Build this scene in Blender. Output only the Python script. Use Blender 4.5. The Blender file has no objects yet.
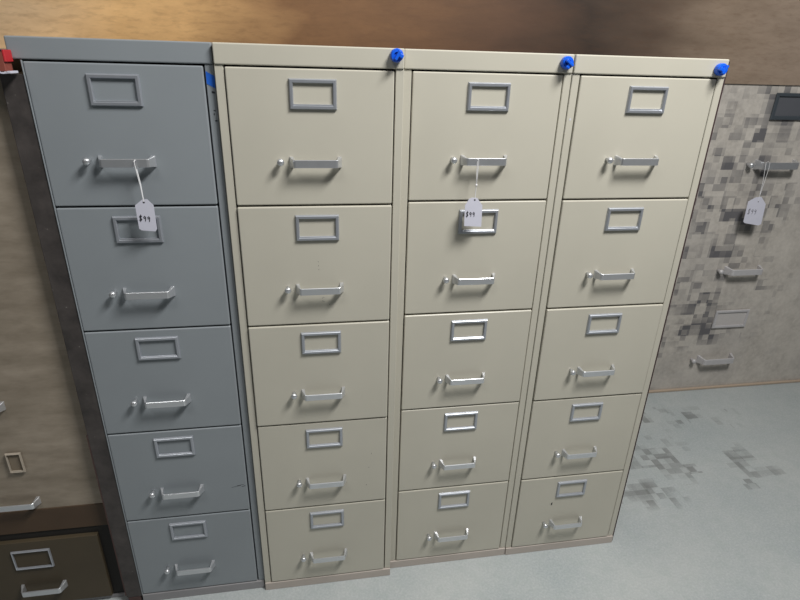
import bpy, bmesh, math, random
from mathutils import Vector, Matrix
random.seed(4)
S = bpy.context.scene
COL = S.collection

# ------------------------------------------------------------------ helpers
def lin(r, g, b):
    f = lambda c: (c/255/12.92) if c/255 <= .04045 else ((c/255+.055)/1.055)**2.4
    return (f(r), f(g), f(b), 1)

def link(name, bm, mats, parent=None, smooth=False):
    me = bpy.data.meshes.new(name)
    bmesh.ops.recalc_face_normals(bm, faces=bm.faces)
    if smooth:
        for f in bm.faces: f.smooth = True
    bm.to_mesh(me); bm.free()
    for m in (mats if isinstance(mats, (list, tuple)) else [mats]): me.materials.append(m)
    o = bpy.data.objects.new(name, me); COL.objects.link(o)
    if parent: o.parent = parent
    return o

def tag(o, label, cat, group=None):
    o['label'] = label; o['category'] = cat
    if group: o['group'] = group
    return o

def thing(name, label, cat, loc=(0,0,0), rz=0, group=None):
    o = bpy.data.objects.new(name, None); COL.objects.link(o)
    o.location = loc; o.rotation_euler = (0, 0, rz); o.empty_display_size = .05
    return tag(o, label, cat, group)

def box(bm, x0, x1, y0, y1, z0, z1, bev=0, seg=2, mi=0):
    t = bmesh.new()
    bmesh.ops.create_cube(t, size=1)
    for v in t.verts:
        v.co = Vector(((x0+x1)/2+v.co.x*(x1-x0), (y0+y1)/2+v.co.y*(y1-y0), (z0+z1)/2+v.co.z*(z1-z0)))
    if bev: bmesh.ops.bevel(t, geom=t.edges[:], offset=bev, segments=seg, profile=.5, affect='EDGES')
    for f in t.faces: f.material_index = mi
    me = bpy.data.meshes.new('tmp'); t.to_mesh(me); t.free()
    bm.from_mesh(me); bpy.data.meshes.remove(me)

def tube(bm, pts, r, n=8):
    pts = [Vector(p) for p in pts]; rings = []
    for i, p in enumerate(pts):
        a = pts[max(i-1, 0)]; b = pts[min(i+1, len(pts)-1)]
        d = (b-a).normalized()
        u = d.cross(Vector((0,1,0)));
        if u.length < .1: u = d.cross(Vector((0,0,1)))
        u.normalize(); w = d.cross(u)
        rings.append([bm.verts.new(p+u*r*math.cos(2*math.pi*k/n)+w*r*math.sin(2*math.pi*k/n)) for k in range(n)])
    for A, B in zip(rings, rings[1:]):
        for k in range(n): bm.faces.new((A[k], A[(k+1) % n], B[(k+1) % n], B[k]))
    bm.faces.new(rings[0]); bm.faces.new(rings[-1])

def lathe_y(bm, prof, c, n=20):
    """profile of (radius, y) turned about an axis along y through c"""
    rings = []
    for r, y in prof:
        if r <= 1e-6: rings.append([bm.verts.new((c[0], c[1]+y, c[2]))])
        else: rings.append([bm.verts.new((c[0]+r*math.cos(2*math.pi*k/n), c[1]+y, c[2]+r*math.sin(2*math.pi*k/n))) for k in range(n)])
    for A, B in zip(rings, rings[1:]):
        for k in range(n):
            l = (k+1) % n
            if len(A) == 1: bm.faces.new((A[0], B[k], B[l]))
            elif len(B) == 1: bm.faces.new((A[k], A[l], B[0]))
            else: bm.faces.new((A[k], A[l], B[l], B[k]))

# ------------------------------------------------------------------ materials
def nt(name):
    m = bpy.data.materials.new(name); m.use_nodes = True
    n = m.node_tree; n.nodes.clear()
    out = n.nodes.new('ShaderNodeOutputMaterial'); b = n.nodes.new('ShaderNodeBsdfPrincipled')
    n.links.new(b.outputs[0], out.inputs[0])
    return m, n, b
def node(n, t, **kw):
    x = n.nodes.new(t)
    for k, v in kw.items(): setattr(x, k, v)
    return x
def setin(n, x, sock, v):
    if hasattr(v, 'is_output') or isinstance(v, bpy.types.NodeSocket): n.links.new(v, x.inputs[sock])
    else: x.inputs[sock].default_value = v
def math_(n, op, a, b=0.0, c=None, clamp=False):
    x = node(n, 'ShaderNodeMath', operation=op, use_clamp=clamp); setin(n, x, 0, a); setin(n, x, 1, b)
    if c is not None: setin(n, x, 2, c)
    return x.outputs[0]
def mix(n, f, a, b, mode='MIX'):
    x = node(n, 'ShaderNodeMix', data_type='RGBA', blend_type=mode)
    setin(n, x, 0, f); setin(n, x, 6, a); setin(n, x, 7, b); return x.outputs[2]
def noise(n, vec, scale, detail=3, rough=.5):
    x = node(n, 'ShaderNodeTexNoise'); n.links.new(vec, x.inputs['Vector'])
    x.inputs['Scale'].default_value = scale; x.inputs['Detail'].default_value = detail; x.inputs['Roughness'].default_value = rough
    return x.outputs['Fac']
def ramp(n, f, a, b):
    x = node(n, 'ShaderNodeMapRange', clamp=True); setin(n, x, 0, f); setin(n, x, 1, a); setin(n, x, 2, b); return x.outputs[0]
def mapping(n, vec, scale=(1,1,1), loc=(0,0,0)):
    x = node(n, 'ShaderNodeMapping'); n.links.new(vec, x.inputs[0]); x.inputs['Scale'].default_value = scale; x.inputs['Location'].default_value = loc
    return x.outputs[0]
def coords(n): return node(n, 'ShaderNodeTexCoord').outputs['Object']
def bump(n, b, h, strength=.1, dist=.002):
    x = node(n, 'ShaderNodeBump'); x.inputs['Strength'].default_value = strength; x.inputs['Distance'].default_value = dist
    n.links.new(h, x.inputs['Height']); n.links.new(x.outputs[0], b.inputs['Normal'])

def paint(name, rgb, rough=.32, var=.06, spec=.4):
    m, n, b = nt(name); c = coords(n)
    base = lin(*rgb)
    f = ramp(n, noise(n, c, 5, 4), .3, .7)
    dark = tuple(x*(1-var) for x in base[:3])+(1,)
    n.links.new(mix(n, f, dark, base), b.inputs['Base Color'])
    b.inputs['Roughness'].default_value = rough; b.inputs['Specular IOR Level'].default_value = spec
    bump(n, b, noise(n, c, 900, 2), .06, .0006)
    return m
def plain(name, rgb, rough=.5, metal=0, spec=.5):
    m, n, b = nt(name); c = coords(n)
    base = lin(*rgb); dk = tuple(x*.9 for x in base[:3])+(1,)
    n.links.new(mix(n, noise(n, c, 60, 2), dk, base), b.inputs['Base Color'])
    b.inputs['Roughness'].default_value = rough; b.inputs['Metallic'].default_value = metal
    b.inputs['Specular IOR Level'].default_value = spec
    return m

BEIGE = paint('beige_enamel', (191, 187, 174))
BEIGE_BASE = paint('beige_base_enamel', (184, 174, 166), .5)
GREY = paint('grey_enamel', (140, 146, 151))
GREY_BASE = paint('grey_base_enamel', (146, 144, 146), .5)
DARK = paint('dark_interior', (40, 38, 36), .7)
CHROME = plain('brushed_aluminium', (214, 216, 220), .3, .75)
FRAME = plain('label_frame_steel', (178, 182, 190), .36, .6)
BLUE = plain('blue_plastic', (18, 95, 225), .35)
TAPE = plain('blue_tape', (20, 95, 200), .6)
INK = plain('black_ink', (30, 28, 38), .8)
PAPER = plain('tag_card', (206, 206, 220), .8)
STRING = plain('white_string', (225, 225, 228), .8)
RED = plain('red_card', (190, 40, 48), .6)
REDBROWN = plain('red_brown_card', (135, 70, 58), .7)
NAVY = plain('dark_navy_card', (40, 34, 50), .6)
EDGE_SHADE = plain('maroon_edge_shade', (62, 42, 44), .7)

def brown_steel():
    m, n, b = nt('dark_brown_steel'); c = coords(n)
    f = ramp(n, noise(n, c, 14, 5, .65), .35, .7)
    a = mix(n, f, lin(50, 46, 45), lin(80, 74, 72))
    sp = ramp(n, noise(n, c, 70, 3), .72, .76)
    n.links.new(mix(n, sp, a, lin(130, 125, 120)), b.inputs['Base Color'])
    b.inputs['Roughness'].default_value = .6
    return m
BROWN = brown_steel()
RUST = plain('rusty_steel', (76, 56, 53), .8)
UNIT = paint('dark_brown_enamel', (78, 68, 52), .55, .25)
UNITTOP = paint('dark_brown_cap_enamel', (84, 66, 50), .6, .25)

def wood(name, c_a, c_b, c_c, split=None, rough=.6):
    """plywood with the grain along x"""
    m, n, b = nt(name); c = coords(n)
    g = noise(n, mapping(n, c, (2.8, 1, 9)), 1.9, 6, .66)
    g2 = noise(n, mapping(n, c, (9, 1, 34)), 2.2, 5, .65)
    big = noise(n, mapping(n, c, (1, 1, 3)), 1.3, 3)
    base = mix(n, ramp(n, g, .32, .68), c_a, c_b)
    if split:                       # tone along x; the light hotspot at left is put into the colour
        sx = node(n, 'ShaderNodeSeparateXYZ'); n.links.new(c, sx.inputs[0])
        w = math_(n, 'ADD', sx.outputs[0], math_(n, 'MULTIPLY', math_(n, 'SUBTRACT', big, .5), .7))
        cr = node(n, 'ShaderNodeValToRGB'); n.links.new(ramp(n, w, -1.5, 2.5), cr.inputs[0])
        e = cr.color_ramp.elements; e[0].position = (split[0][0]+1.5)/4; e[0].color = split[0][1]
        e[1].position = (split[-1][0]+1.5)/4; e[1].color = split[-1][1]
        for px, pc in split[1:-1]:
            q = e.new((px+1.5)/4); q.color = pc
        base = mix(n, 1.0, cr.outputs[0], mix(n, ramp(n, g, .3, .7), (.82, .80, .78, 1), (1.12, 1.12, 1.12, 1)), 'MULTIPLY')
    base = mix(n, math_(n, 'MULTIPLY', ramp(n, g2, .5, .78), .32), base, c_c)
    n.links.new(base, b.inputs['Base Color'])
    b.inputs['Roughness'].default_value = rough
    bump(n, b, g2, .15, .002)
    return m
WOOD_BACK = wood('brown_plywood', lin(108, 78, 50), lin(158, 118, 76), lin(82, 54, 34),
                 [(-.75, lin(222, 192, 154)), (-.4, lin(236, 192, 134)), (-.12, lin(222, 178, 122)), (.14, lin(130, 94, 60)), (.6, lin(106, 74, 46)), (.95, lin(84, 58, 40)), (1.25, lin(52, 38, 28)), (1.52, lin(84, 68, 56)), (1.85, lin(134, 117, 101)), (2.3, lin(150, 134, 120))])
WOOD_LEFT = wood('grey_brown_plywood', lin(128, 117, 102), lin(160, 148, 133), lin(112, 100, 86))

def blotch(n, c, plane, spots, seed):
    """square-edged dark stains: noise sampled on a coarse grid, gathered around given places"""
    def snap(s, off):
        x = node(n, 'ShaderNodeVectorMath', operation='SNAP'); n.links.new(mapping(n, c, (1,1,1), off), x.inputs[0])
        x.inputs[1].default_value = (s, s, s); return x.outputs[0]
    def white(v):
        x = node(n, 'ShaderNodeTexWhiteNoise', noise_dimensions='3D'); n.links.new(v, x.inputs[0]); return x.outputs[0]
    big = snap(.056, (seed, 0, seed)); small = snap(.030, (seed*.5, .01, .02))
    mid = noise(n, big, 6.5, 2); fine = white(small); fb = white(big)
    tot = None
    for (px, pq, rx, rq, amp) in spots:
        p = (px, 0, pq) if plane == 'xz' else (px, pq, 0)
        sc = (1/rx, 0, 1/rq) if plane == 'xz' else (1/rx, 1/rq, 0)
        loc = tuple(-a*s for a, s in zip(p, sc))
        ln = node(n, 'ShaderNodeVectorMath', operation='LENGTH'); n.links.new(mapping(n, c, sc, loc), ln.inputs[0])
        w = math_(n, 'MULTIPLY', ramp(n, ln.outputs['Value'], 1.0, .25), amp)
        tot = w if tot is None else math_(n, 'MAXIMUM', tot, w)
    v = math_(n, 'ADD', math_(n, 'MULTIPLY', mid, .9), math_(n, 'ADD', math_(n, 'MULTIPLY', fine, .28), math_(n, 'MULTIPLY', fb, .34)))
    # thr: more window -> more dark squares
    k = ramp(n, math_(n, 'ADD', v, math_(n, 'MULTIPLY', tot, .42)), 1.05, 1.42)
    return math_(n, 'MULTIPLY', k, ramp(n, tot, 0.0, .25))

def plaster():
    m, n, b = nt('stained_white_plaster'); c = coords(n)
    f = noise(n, c, 7, 6, .65)
    sp = noise(n, c, 55, 3, .7)
    base = mix(n, ramp(n, f, .3, .7), lin(160, 154, 147), lin(192, 186, 178))
    base = mix(n, math_(n, 'MULTIPLY', ramp(n, sp, .35, .7), .5), base, lin(202, 196, 188))
    cl = ramp(n, noise(n, c, 3.2, 5, .6), .45, .75)
    base = mix(n, math_(n, 'MULTIPLY', cl, .28), base, lin(128, 126, 130))
    st = blotch(n, c, 'xz', [(2.2,1.32,.36,.24,1.15), (2.05,1.0,.55,.48,1.05), (2.0,.6,.55,.45,1.0), (2.0,.33,.3,.16,1.15), (1.75,.25,.35,.3,.5), (1.85,1.38,.25,.12,.9)], .31)
    base = mix(n, math_(n, 'MULTIPLY', st, .9), base, lin(78, 78, 84))
    n.links.new(base, b.inputs['Base Color']); b.inputs['Roughness'].default_value = .85
    bump(n, b, f, .2, .004)
    return m
PLASTER = plaster()

def floor_mat():
    m, n, b = nt('light_grey_speckled_floor'); c = coords(n)
    f = noise(n, c, 2.5, 4, .6); sp = noise(n, c, 150, 3, .7); md = noise(n, c, 28, 3, .6)
    base = mix(n, ramp(n, f, .3, .7), lin(152, 160, 163), lin(172, 176, 176))
    base = mix(n, math_(n, 'MULTIPLY', ramp(n, sp, .4, .7), .45), base, lin(196, 200, 198))
    base = mix(n, math_(n, 'MULTIPLY', ramp(n, md, .45, .7), .25), base, lin(148, 160, 156))
    st = blotch(n, c, 'xy', [(1.55,.42,.42,.30,.75), (1.42,.22,.22,.14,1.3), (1.75,.65,.6,.22,.6), (1.9,.3,.3,.2,.6)], .17)
    base = mix(n, math_(n, 'MULTIPLY', st, .75), base, lin(84, 84, 82))
    n.links.new(base, b.inputs['Base Color']); b.inputs['Roughness'].default_value = .7
    bump(n, b, sp, .15, .002)
    return m
FLOOR = floor_mat()

# ------------------------------------------------------------------ setting
def structure(name, bm, mat):
    o = link(name, bm, mat); o['kind'] = 'structure'; return o
b = bmesh.new(); box(b, -2.6, 4.2, -3.4, 1.0, -.06, 0); structure('floor', b, FLOOR)
b = bmesh.new(); box(b, -2.6, 4.2, .85, .97, 0, 1.425); structure('wall_back', b, PLASTER)
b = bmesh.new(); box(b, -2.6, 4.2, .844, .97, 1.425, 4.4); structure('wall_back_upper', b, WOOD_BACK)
b = bmesh.new(); box(b, -2.6, -.352, .024, .844, .3585, 1.475); structure('wall_left', b, WOOD_LEFT)
b = bmesh.new(); box(b, 1.2, 4.2, .838, .85, 0, .012, .003); structure('trim_1', b, plain('tan_trim', (178, 160, 142), .8))
b = bmesh.new(); box(b, -2.6, 4.2, -3.4, 1.0, 4.4, 4.5); structure('ceiling', b, plain('white_ceiling', (215, 213, 208), .9))

# ------------------------------------------------------------------ filing cabinets
ZL = [1.4590, 1.1772, .8861, .5975, .3098, .0288]     # drawer boundaries
H, DEPTH = 1.50, .66

def label_frame_mesh(cx, zt, y, w=.097, h=.0595, rim=.0085):
    bm = bmesh.new(); zc = zt-h/2
    prof = [(0, 0), (.0012, -.0045), (.0024, -.0058), (rim-.0016, -.0058), (rim-.0004, -.0045), (rim, 0)]
    rings = []
    for inset, dy in prof:
        a, c = w/2-inset, h/2-inset
        rings.append([bm.verts.new((cx+sx*a, y+dy, zc+sz*c)) for sx, sz in ((-1,-1), (1,-1), (1,1), (-1,1))])
    for A, B in zip(rings, rings[1:]):
        for k in range(4): bm.faces.new((A[k], A[(k+1) % 4], B[(k+1) % 4], B[k]))
    for k in range(4):
        bm.faces.new((rings[-1][k], rings[-1][(k+1) % 4], rings[0][(k+1) % 4], rings[0][k]))
    # folded card lip along the lower inner edge
    box(bm, cx-w/2+rim-.001, cx+w/2-rim+.001, y-.0045, y-.0002, zc-h/2+rim-.001, zc-h/2+rim+.002, .0006, 1)
    return bm

def handle_mesh(cx, zc, y, half=.0555, proj=.025, hh=.0083, th=.0032, s=1.0):
    """flat strap pull, bent back to the drawer at both ends"""
    half *= s; proj *= s; hh *= s; th *= s
    side = [(half, .0), (half-.001*s, -.004*s), (half-.0045*s, -.013*s), (half-.0075*s, -proj+.004*s), (half-.0095*s, -proj+.0012*s), (half-.0125*s, -proj)]
    path = [(-x, yy) for x, yy in side] + [(x, yy) for x, yy in reversed(side)]
    flare = [1.42, 1.34, 1.12, 1.02, 1, 1]; flare = flare+flare[::-1]
    thick = [2.6, 2.4, 1.7, 1.15, 1, 1]; thick = thick+thick[::-1]
    bm = bmesh.new(); rings = []
    for i, (x, yy) in enumerate(path):
        a = Vector(path[max(i-1, 0)]); c = Vector(path[min(i+1, len(path)-1)]); d = (c-a).normalized()
        nrm = Vector((-d.y, d.x))            # towards the drawer
        k = hh*flare[i]; e = .0008*s; t = th*thick[i]
        outp = Vector((x, yy)); inn = outp+nrm*t
        ring = []
        for q, zz in ((outp, -k+e), (outp, k-e), (outp+nrm*e, k), (inn, k), (inn, -k), (outp+nrm*e, -k)):
            ring.append(bm.verts.new((cx+q.x, y+q.y, zc+zz)))
        rings.append(ring)
    for A, B in zip(rings, rings[1:]):
        for k in range(6): bm.faces.new((A[k], A[(k+1) % 6], B[(k+1) % 6], B[k]))
    bm.faces.new(rings[0]); bm.faces.new(rings[-1])
    return bm

def peg_mesh(cx, zc, y, s=1.0):
    bm = bmesh.new()
    lathe_y(bm, [(0,0), (.0042*s, 0), (.0038*s, -.006*s), (.0042*s, -.009*s), (.0064*s, -.0105*s), (.0068*s, -.013*s), (.0056*s, -.0162*s), (.003*s, -.0178*s), (0, -.0182*s)], (cx, y, zc))
    return bm

def lock_mesh(cx, zc, y, turn):
    """blue plastic plug with a raised bow"""
    bm = bmesh.new()
    lathe_y(bm, [(0,0), (.0105,0), (.0118,-.003), (.0118,-.013), (.0104,-.0155), (.006,-.016), (.0055,-.013), (0,-.013)], (0,0,0), 18)
    box(bm, -.0025, .0028, -.0255, -.012, -.0088, .0092, .0012, 2)
    box(bm, -.001, .0105, -.023, -.013, -.001, .0065, .0015, 2)
    bmesh.ops.scale(bm, verts=bm.verts[:], vec=(1.12, 1, 1.12))
    bmesh.ops.rotate(bm, verts=bm.verts[:], cent=(0,0,0), matrix=Matrix.Rotation(turn, 3, 'Y'))
    bmesh.ops.translate(bm, verts=bm.verts[:], vec=(cx, y, zc))
    return bm

def make_cabinet(label, x0, y0, rz, wd, m, paint_m, base_m, hw_off=0., side=None, ajar=(0,0,0,0,0), lock=None, lock_turn=0., lock_z=1.48):
    W = 2*m+wd; FY = .0025
    root = thing('filing_cabinet', label, 'filing cabinet', (x0, y0, 0), rz, 'row of filing cabinets')
    # body: sheet-steel shell, stiles, cap, back, inner liner
    bm = bmesh.new()
    xl = 0 if side is None else side+.0005
    wl = m if side is None else m-side-.0005
    box(bm, xl, xl+wl, FY, DEPTH, .0285, ZL[0]+.002, .0012, 1)
    box(bm, W-m, W, FY, DEPTH, .0285, ZL[0]+.002, .0012, 1)
    box(bm, xl+wl-.001, W-m+.001, DEPTH-.01, DEPTH, .0285, ZL[0])
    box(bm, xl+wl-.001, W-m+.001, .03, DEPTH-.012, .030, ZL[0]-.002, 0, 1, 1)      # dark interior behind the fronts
    if side is not None: box(bm, xl, xl+.0022, -.0012, .03, .0285, ZL[0], .0005, 1)
    link('body', bm, [paint_m, DARK], root)
    bm = bmesh.new(); box(bm, -.003 if side is not None else .0004, W-.0004, -.0008, DEPTH, ZL[0]+.0015, H, .0028, 3)
    link('top_cap', bm, paint_m, root)
    bm = bmesh.new(); box(bm, xl+.0004, W-.0004, -.0015, DEPTH-.02, 0, .0282, .0015, 2)
    link('base_strip', bm, base_m, root)
    for i in range(5):
        zt, zb = ZL[i]-.0020, ZL[i+1]+.0020
        y = -ajar[i]
        xa, xb = m+.0022, m+wd-.0030
        bm = bmesh.new()
        box(bm, xa, xb, y, y+.026, zb, zt, .0028, 3)
        d = link('drawer', bm, paint_m, root)
        cx = m+wd/2+hw_off
        link('label_holder', label_frame_mesh(cx, ZL[i]-.0205, y), FRAME, d)
        link('handle', handle_mesh(cx+.0012, ZL[i+1]+.0945, y), CHROME, d)
        link('latch_button', peg_mesh(cx-.0727, ZL[i+1]+.0965, y, 1.14), CHROME, d, True)
    if lock is not None:
        link('lock_plug', lock_mesh(lock, lock_z, -.0008, lock_turn), BLUE, root)['label'] = 'blue plastic lock plug'
    return root

def marks(name, parent, rects, y, mat):
    for x0, x1, z0, z1, sk in rects:
        bm = bmesh.new()
        a = [bm.verts.new((x0, y, z0)), bm.verts.new((x1, y, z0+sk)), bm.verts.new((x1, y, z1+sk)), bm.verts.new((x0, y, z1))]
        c = [bm.verts.new(v.co+Vector((0, .0003, 0))) for v in a]
        bm.faces.new(a); bm.faces.new(c[::-1])
        for k in range(4): bm.faces.new((a[k], a[(k+1) % 4], c[(k+1) % 4], c[k]))
        link(name, bm, mat, parent)

# grey one, with a dark brown panel along its left side
g = make_cabinet('grey five-drawer steel filing cabinet with a dark brown left side panel', -.3200, -.0042, 0, .3299, .0174, GREY, GREY_BASE, -.0075, side=.0165)
bm = bmesh.new(); box(bm, -.026, .0163, .001, DEPTH, .022, 1.4345, .001, 1)
sp = link('side_panel', bm, BROWN, g); sp['label'] = 'dark brown steel side panel'
bm = bmesh.new(); box(bm, -.0285, -.026, .0005, .02, .03, .60, .0006, 1); box(bm, -.024, .012, .001, .06, 0, .0218, .003, 2)
link('rusty_edge', bm, RUST, sp)['label'] = 'rusty red-brown foot and edge'
xs = .0174+.3299
tp = bmesh.new()
vs = [(xs+.0012, 1.4475), (xs+.0172, 1.4385), (xs+.0172, 1.4155), (xs+.0012, 1.424)]
A = [tp.verts.new((x, .0018, z)) for x, z in vs]; B = [tp.verts.new((x, .0026, z)) for x, z in vs]
tp.faces.new(A); tp.faces.new(B[::-1])
for k in range(4): tp.faces.new((A[k], A[(k+1) % 4], B[(k+1) % 4], B[k]))
link('tape_strip', tp, TAPE, g)['label'] = 'strip of blue tape'
marks('ink_mark', g, [(xs+.009, xs+.015, 1.4065, 1.4105, -.001), (xs+.009, xs+.013, 1.372, 1.374, 0), (xs+.0085, xs+.0105, 1.364, 1.368, 0), (xs+.010, xs+.015, 1.352, 1.3545, 0)], .0022, INK)
marks('scuff_mark', g, [(xs-.045, xs-.020, .395, .3958, .004), (xs-.030, xs-.012, .399, .4000, .003), (xs-.018, xs-.008, .394, .3955, .003)], -.0002, INK)

c2 = make_cabinet('beige filing cabinet right beside the grey cabinet', .0468, -.0148, 0, .3444, .0177, BEIGE, BEIGE_BASE, .001, ajar=(.001, .003, .004, .0015, .001), lock=.3614, lock_turn=.5, lock_z=1.4865)
sc = [(.1895+dx, .1905+dx, z, z+.002, 0) for dx, z in ((0,1.045), (0,1.035), (.001,1.026))]
sc += [(.197+dx, .198+dx, z, z+.002, 0) for dx, z in ((0,.953), (.003,.944), (0,.946), (.003,.955), (.016,.936))]
marks('scuff_mark', c2, sc, -.0034, INK)
marks('scuff_mark', c2, [(.187, .188, .5665, .574, 0), (.317, .318, .479, .482, 0), (.303, .3045, .3705, .3725, 0), (.310, .3115, .432, .434, 0)], -.0018, INK)

c3 = make_cabinet('beige filing cabinet with a price tag hanging from its top drawer handle', .4293, .0100, 0, .3447, .0178, BEIGE, BEIGE_BASE, .001, ajar=(0,.001,.0025,.001,.001), lock=.3598, lock_turn=2.2, lock_z=1.4825)
c4 = make_cabinet('beige filing cabinet at the right end of the row', .8106, .0080, 0, .3427, .0178, BEIGE, BEIGE_BASE, 0, ajar=(0,.001,.003,.001,.001), lock=.3545, lock_turn=3.6, lock_z=1.478)
bm = bmesh.new(); box(bm, .3785, .3835, .004, .5, 0, 1.4955, .001, 1)  # thin dark strip in place of the shadow sliver along the right edge
link('edge_shadow_strip', bm, EDGE_SHADE, c4)['label'] = 'dark maroon strip standing in for edge shadow'
marks('scuff_mark', c4, [(.0075, .0105, 1.361, 1.366, 0)], .0022, PAPER)
marks('scuff_mark', c4, [(.1305, .1345, .196, .2055, .002)], -.0014, INK)

# ------------------------------------------------------------------ price tags
def price_tag(label, y, string, card, hole, text_o, text_u, th=.010, knot=None, loop=None):
    """card: outline (x, z); hangs in a vertical plane at depth y"""
    cx = sum(p[0] for p in card)/len(card); cz = min(p[1] for p in card)
    root = thing('price_tag', label, 'price tag', (cx, y, cz), 0, 'price tags')
    L = lambda x, z, dy=0: (x-cx, dy, z-cz)
    bm = bmesh.new()
    A = [bm.verts.new(L(x, z, -.0004)) for x, z in card]; B = [bm.verts.new(L(x, z, .0004)) for x, z in card]
    bm.faces.new(A); bm.faces.new(B[::-1])
    for k in range(len(A)): bm.faces.new((A[k], A[(k+1) % len(A)], B[(k+1) % len(A)], B[k]))
    cd = link('card', bm, PAPER, root)
    bm = bmesh.new(); lathe_y(bm, [(0, -.0006), (.0022, -.0006), (.0022, .0), (0, 0)], L(*hole), 12)
    link('punch_hole', bm, INK, cd)
    bm = bmesh.new()
    tube(bm, [L(x, z, dy) for x, z, dy in string], .0009, 6)
    if loop: tube(bm, [L(x, z, dy) for x, z, dy in loop], .0009, 6)
    if knot: 
        bmesh.ops.create_icosphere(bm, subdivisions=1, radius=.0028, matrix=Matrix.Translation(L(knot[0], knot[1], -.001)))
    link('string', bm, STRING, root)
    # hand-written $99
    u = Vector((text_u[0], 0, text_u[1])).normalized(); w = Vector((-u.z, 0, u.x))
    o = Vector(L(text_o[0], text_o[1], -.0007))
    S_ = [[(.85,.82), (.5,.98), (.15,.8), (.3,.55), (.7,.42), (.85,.2), (.5,.02), (.1,.18)], [(.5,1.15), (.5,-.15)]]
    N_ = [[(.8,.75), (.5,.95), (.2,.75), (.35,.5), (.7,.6), (.8,.8), (.78,.3), (.7,0)]]
    bm = bmesh.new()
    for i, gl in enumerate((S_, N_, N_)):
        for st in gl:
            tube(bm, [o+u*((i*.85+px*.7)*th*.8)+w*((pz)*th) for px, pz in st], .00075, 5)
    link('price_writing', bm, INK, cd)
    return root
def hang(pts, dy, dx=.004):            # a second strand right behind the first
    return [(x+dx*(1-i/(len(pts)-1)), z, yy+dy*(1-i/(len(pts)-1))) for i, (x, z, yy) in enumerate(pts)]
y = -.033
s1 = [(-.1216, 1.2765, .006), (-.1222, 1.2790, .001), (-.1229, 1.2760, -.0028), (-.1215, 1.255, -.002), (-.1190, 1.225, 0), (-.1176, 1.194, 0)]
price_tag('white price tag hanging from the grey cabinet top drawer handle', y, s1,
          [(-.1355, 1.1869), (-.120, 1.1988), (-.1103, 1.1994), (-.0992, 1.1864), (-.0994, 1.1355), (-.103, 1.1302), (-.1306, 1.1331), (-.1349, 1.137)],
          (-.1175, 1.1930), (-.1322, 1.1545), (.0166, -.0022), .0115, None, [(-.1216, 1.2765, .006), (-.1224, 1.2585, .006), (-.1185, 1.230, .002), (-.1172, 1.194, 0)])
y = -.0205
s2 = [(.5990, 1.2762, .006), (.5994, 1.2784, .0015), (.5999, 1.2770, -.0022), (.6003, 1.2569, -.001), (.5997, 1.2238, 0), (.5994, 1.207, 0), (.5990, 1.1880, 0)]
price_tag('white price tag hanging from a beige cabinet top drawer handle', y, s2,
          [(.5765, 1.174), (.5852, 1.1893), (.5915, 1.1922), (.6047, 1.1912), (.6182, 1.1735), (.6201, 1.1225), (.5780, 1.1251)],
          (.5988, 1.1868), (.5800, 1.1480), (.0245, -.0010), .0112, (.5996, 1.2210), [(.5990, 1.2762, .006), (.5998, 1.2569, .006), (.5994, 1.2238, .001)])
y = .792
s3 = [(2.0967, 1.1280, .014), (2.0975, 1.1325, .006), (2.0985, 1.1300, -.004), (2.1018, 1.1091, -.003), (2.1013, 1.0508, -.001), (2.0995, .9973, 0), (2.1000, .9690, 0)]
price_tag('white price tag hanging from the handle on the stained wall', y, s3,
          [(2.0520, .968), (2.0824, .9854), (2.1088, .9875), (2.1400, .956), (2.1465, .868), (2.135, .8625), (2.064, .8745), (2.0560, .882)],
          (2.1002, .9665), (2.0620, .9150), (.0533, -.0046), .022, None, [(2.0967, 1.1280, .014), (2.0960, 1.1091, .010), (2.0990, 1.0508, .004), (2.0990, .9973, .001)])

# ------------------------------------------------------------------ hardware on the walls
def wall_handle(label, cx, zc, y, s, peg=True, mat=CHROME):
    r = thing('wall_handle', label, 'handle', (cx, y, zc), 0, 'handles on the walls')
    link('pull', handle_mesh(0, 0, 0, s=s), mat, r)
    if peg: link('latch_button', peg_mesh(-.0727*s, 0, 0, s), mat, r, True)
    return r
def wall_holder(label, cx, zt, y, w, h, rim, mat, plate=None):
    r = thing('card_holder', label, 'card holder', (cx, y, zt-h), 0, 'card holders on the walls')
    link('holder_frame', label_frame_mesh(0, h, -.004, w, h, rim), mat, r)
    bm = bmesh.new(); box(bm, -w/2+.004, w/2-.004, -.004, 0, .004, h-.004, .001, 1)
    link('backing_plate', bm, plate, r)
    return r
DKPLATE = plain('dark_grey_plate', (84, 86, 92), .6)
DKFRAME = plain('dark_steel_frame', (96, 104, 112), .4, .6)
PALE = plain('pale_plate', (188, 184, 182), .8)
PALEMETAL = plain('pale_dull_metal', (196, 194, 196), .6, .3)
wall_holder('dark grey card holder high on the stained wall', 2.178, 1.396, .85, .172, .104, .014, DKFRAME, DKPLATE)
wall_handle('silver handle on the stained wall holding the price tag', 2.178, 1.112, .85, 1.75)
wall_handle('pale handle on the stained wall below the price tag', 2.170, .637, .85, 1.65, True, PALEMETAL)
wall_holder('pale card holder low on the stained wall', 2.185, .434, .85, .178, .092, .012, PALEMETAL, PALE)
wall_handle('pale handle on the stained wall just above the floor', 2.160, .175, .85, 1.70, True, PALEMETAL)
wall_handle('silver handle on the brown plywood, cut by the photo edge', -.5790, .686, .024, 1.0, False)
wall_handle('silver handle on the brown plywood just above the dark drawer unit', -.5640, .3880, .024, 1.0, False)
wall_holder('small card holder on the brown plywood near the floor', -.537, .548, .024, .036, .060, .004, plain('dull_brown_metal', (176, 166, 152), .6, .3), plain('brown_card', (128, 116, 100), .9))

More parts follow.
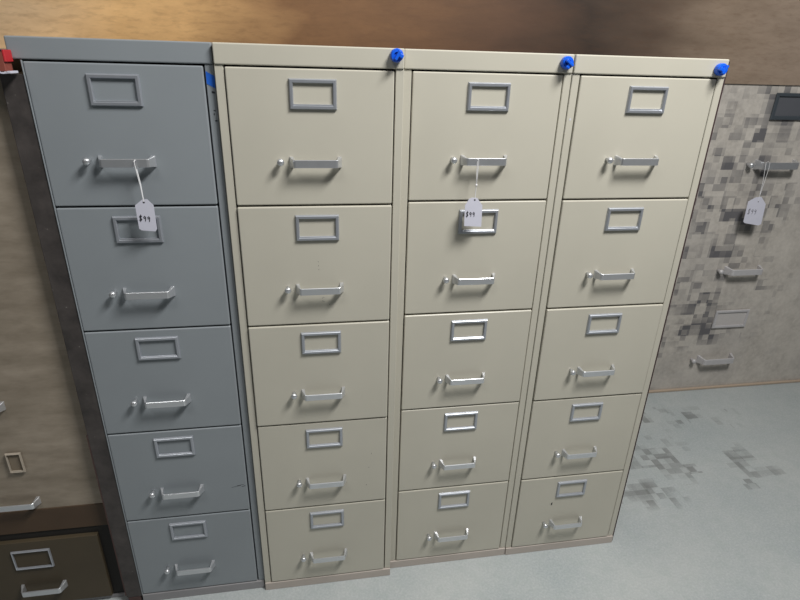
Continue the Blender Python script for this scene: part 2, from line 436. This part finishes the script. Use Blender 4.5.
# low dark drawer unit left of the grey cabinet, under the plywood
u = thing('low_drawer_unit', 'low dark brown drawer unit on the floor left of the grey cabinet', 'drawer unit', (-.66, .022, 0))
bm = bmesh.new()
box(bm, -.62, .308, .004, .36, .012, .280, .001, 1); link('body', bm, DARK, u)
bm = bmesh.new(); box(bm, -.62, .308, 0, .362, .2805, .358, .002, 2); link('top_cap', bm, UNITTOP, u)
bm = bmesh.new(); box(bm, -.618, .306, .0, .35, 0, .0115); link('base_strip', bm, GREY_BASE, u)
bm = bmesh.new(); box(bm, -.58, .270, -.010, .0035, .020, .258, .0015, 2); d = link('drawer', bm, UNIT, u)
link('label_holder', label_frame_mesh(.096, .2290, -.010, .097, .066, .0045), FRAME, d)
link('handle', handle_mesh(.104, .092, -.010, s=1.05), CHROME, d)

# red box wedged above the dark side panel, in front of the cap's corner
r = thing('red_box', 'small red cardboard box beside the grey cabinet top', 'box', (-.335, -.0042, 1.4350))
bm = bmesh.new(); box(bm, -.060, .0165, -.030, -.0012, .004, .0385, .001, 1); link('box_body', bm, REDBROWN, r)
bm = bmesh.new(); box(bm, -.061, .0165, -.031, -.0012, .0385, .0415, .0006, 1); link('lid_edge', bm, NAVY, r)
bm = bmesh.new(); box(bm, .0166, .0205, -.0305, -.0012, .0205, .0410, .0008, 1); link('side_strip', bm, RED, r)
bm = bmesh.new()
for i in range(12):
    x = -.045+.0058*i
    box(bm, x, x+.0050+.001*(i % 2), -.0315-.001*(i % 2), -.002, .0005*(i % 3), .0030+.0022*((i*7) % 3)/2, .0004, 1)
link('torn_edge', bm, PAPER, r)['label'] = 'torn white edge'

# ------------------------------------------------------------------ camera
f_px = 552.448
cam = bpy.data.cameras.new('camera'); co = bpy.data.objects.new('camera', cam); COL.objects.link(co)
cam.sensor_fit = 'HORIZONTAL'; cam.sensor_width = 36; cam.lens = 36*f_px/800; cam.clip_start = .02
rt, up, fw = Vector((.98625895, -.16287977, .02763102)), Vector((.04047377, .40037298, .915458)), Vector((.1601723, .90176031, -.40146379))
m4 = Matrix((rt, up, -fw)).transposed().to_4x4(); m4.translation = Vector((.21509887, -1.23462291, 1.48236073))
co.matrix_world = m4; S.camera = co

# ------------------------------------------------------------------ light
def area(name, loc, target, sx, sy, power, col=(1,1,1)):
    l = bpy.data.lights.new(name, 'AREA'); l.shape = 'RECTANGLE'; l.size = sx; l.size_y = sy; l.energy = power; l.color = col
    o = bpy.data.objects.new(name, l); COL.objects.link(o); o.location = loc
    o.rotation_euler = (Vector(target)-Vector(loc)).to_track_quat('-Z', 'Y').to_euler()
    return o
area('ceiling_lamp', (1.25, -1.02, 3.05), (.6, -.3, .5), .8, .4, 80, (1, .99, .96))
area('fill_light_left', (-1.2, -2.2, 4.2), (0, -.5, 0), 1.2, .5, 22, (1, .99, .96))  # added fill for the left and back, from an unseen source
w = bpy.data.worlds.new('world'); S.world = w; w.use_nodes = True
bg = w.node_tree.nodes['Background']; bg.inputs[0].default_value = (.90, .95, 1.0, 1); bg.inputs[1].default_value = .055
S.view_settings.view_transform = 'Standard'; S.view_settings.look = 'None'
S.view_settings.exposure = 0; S.view_settings.gamma = 1; S.view_settings.use_curve_mapping = False
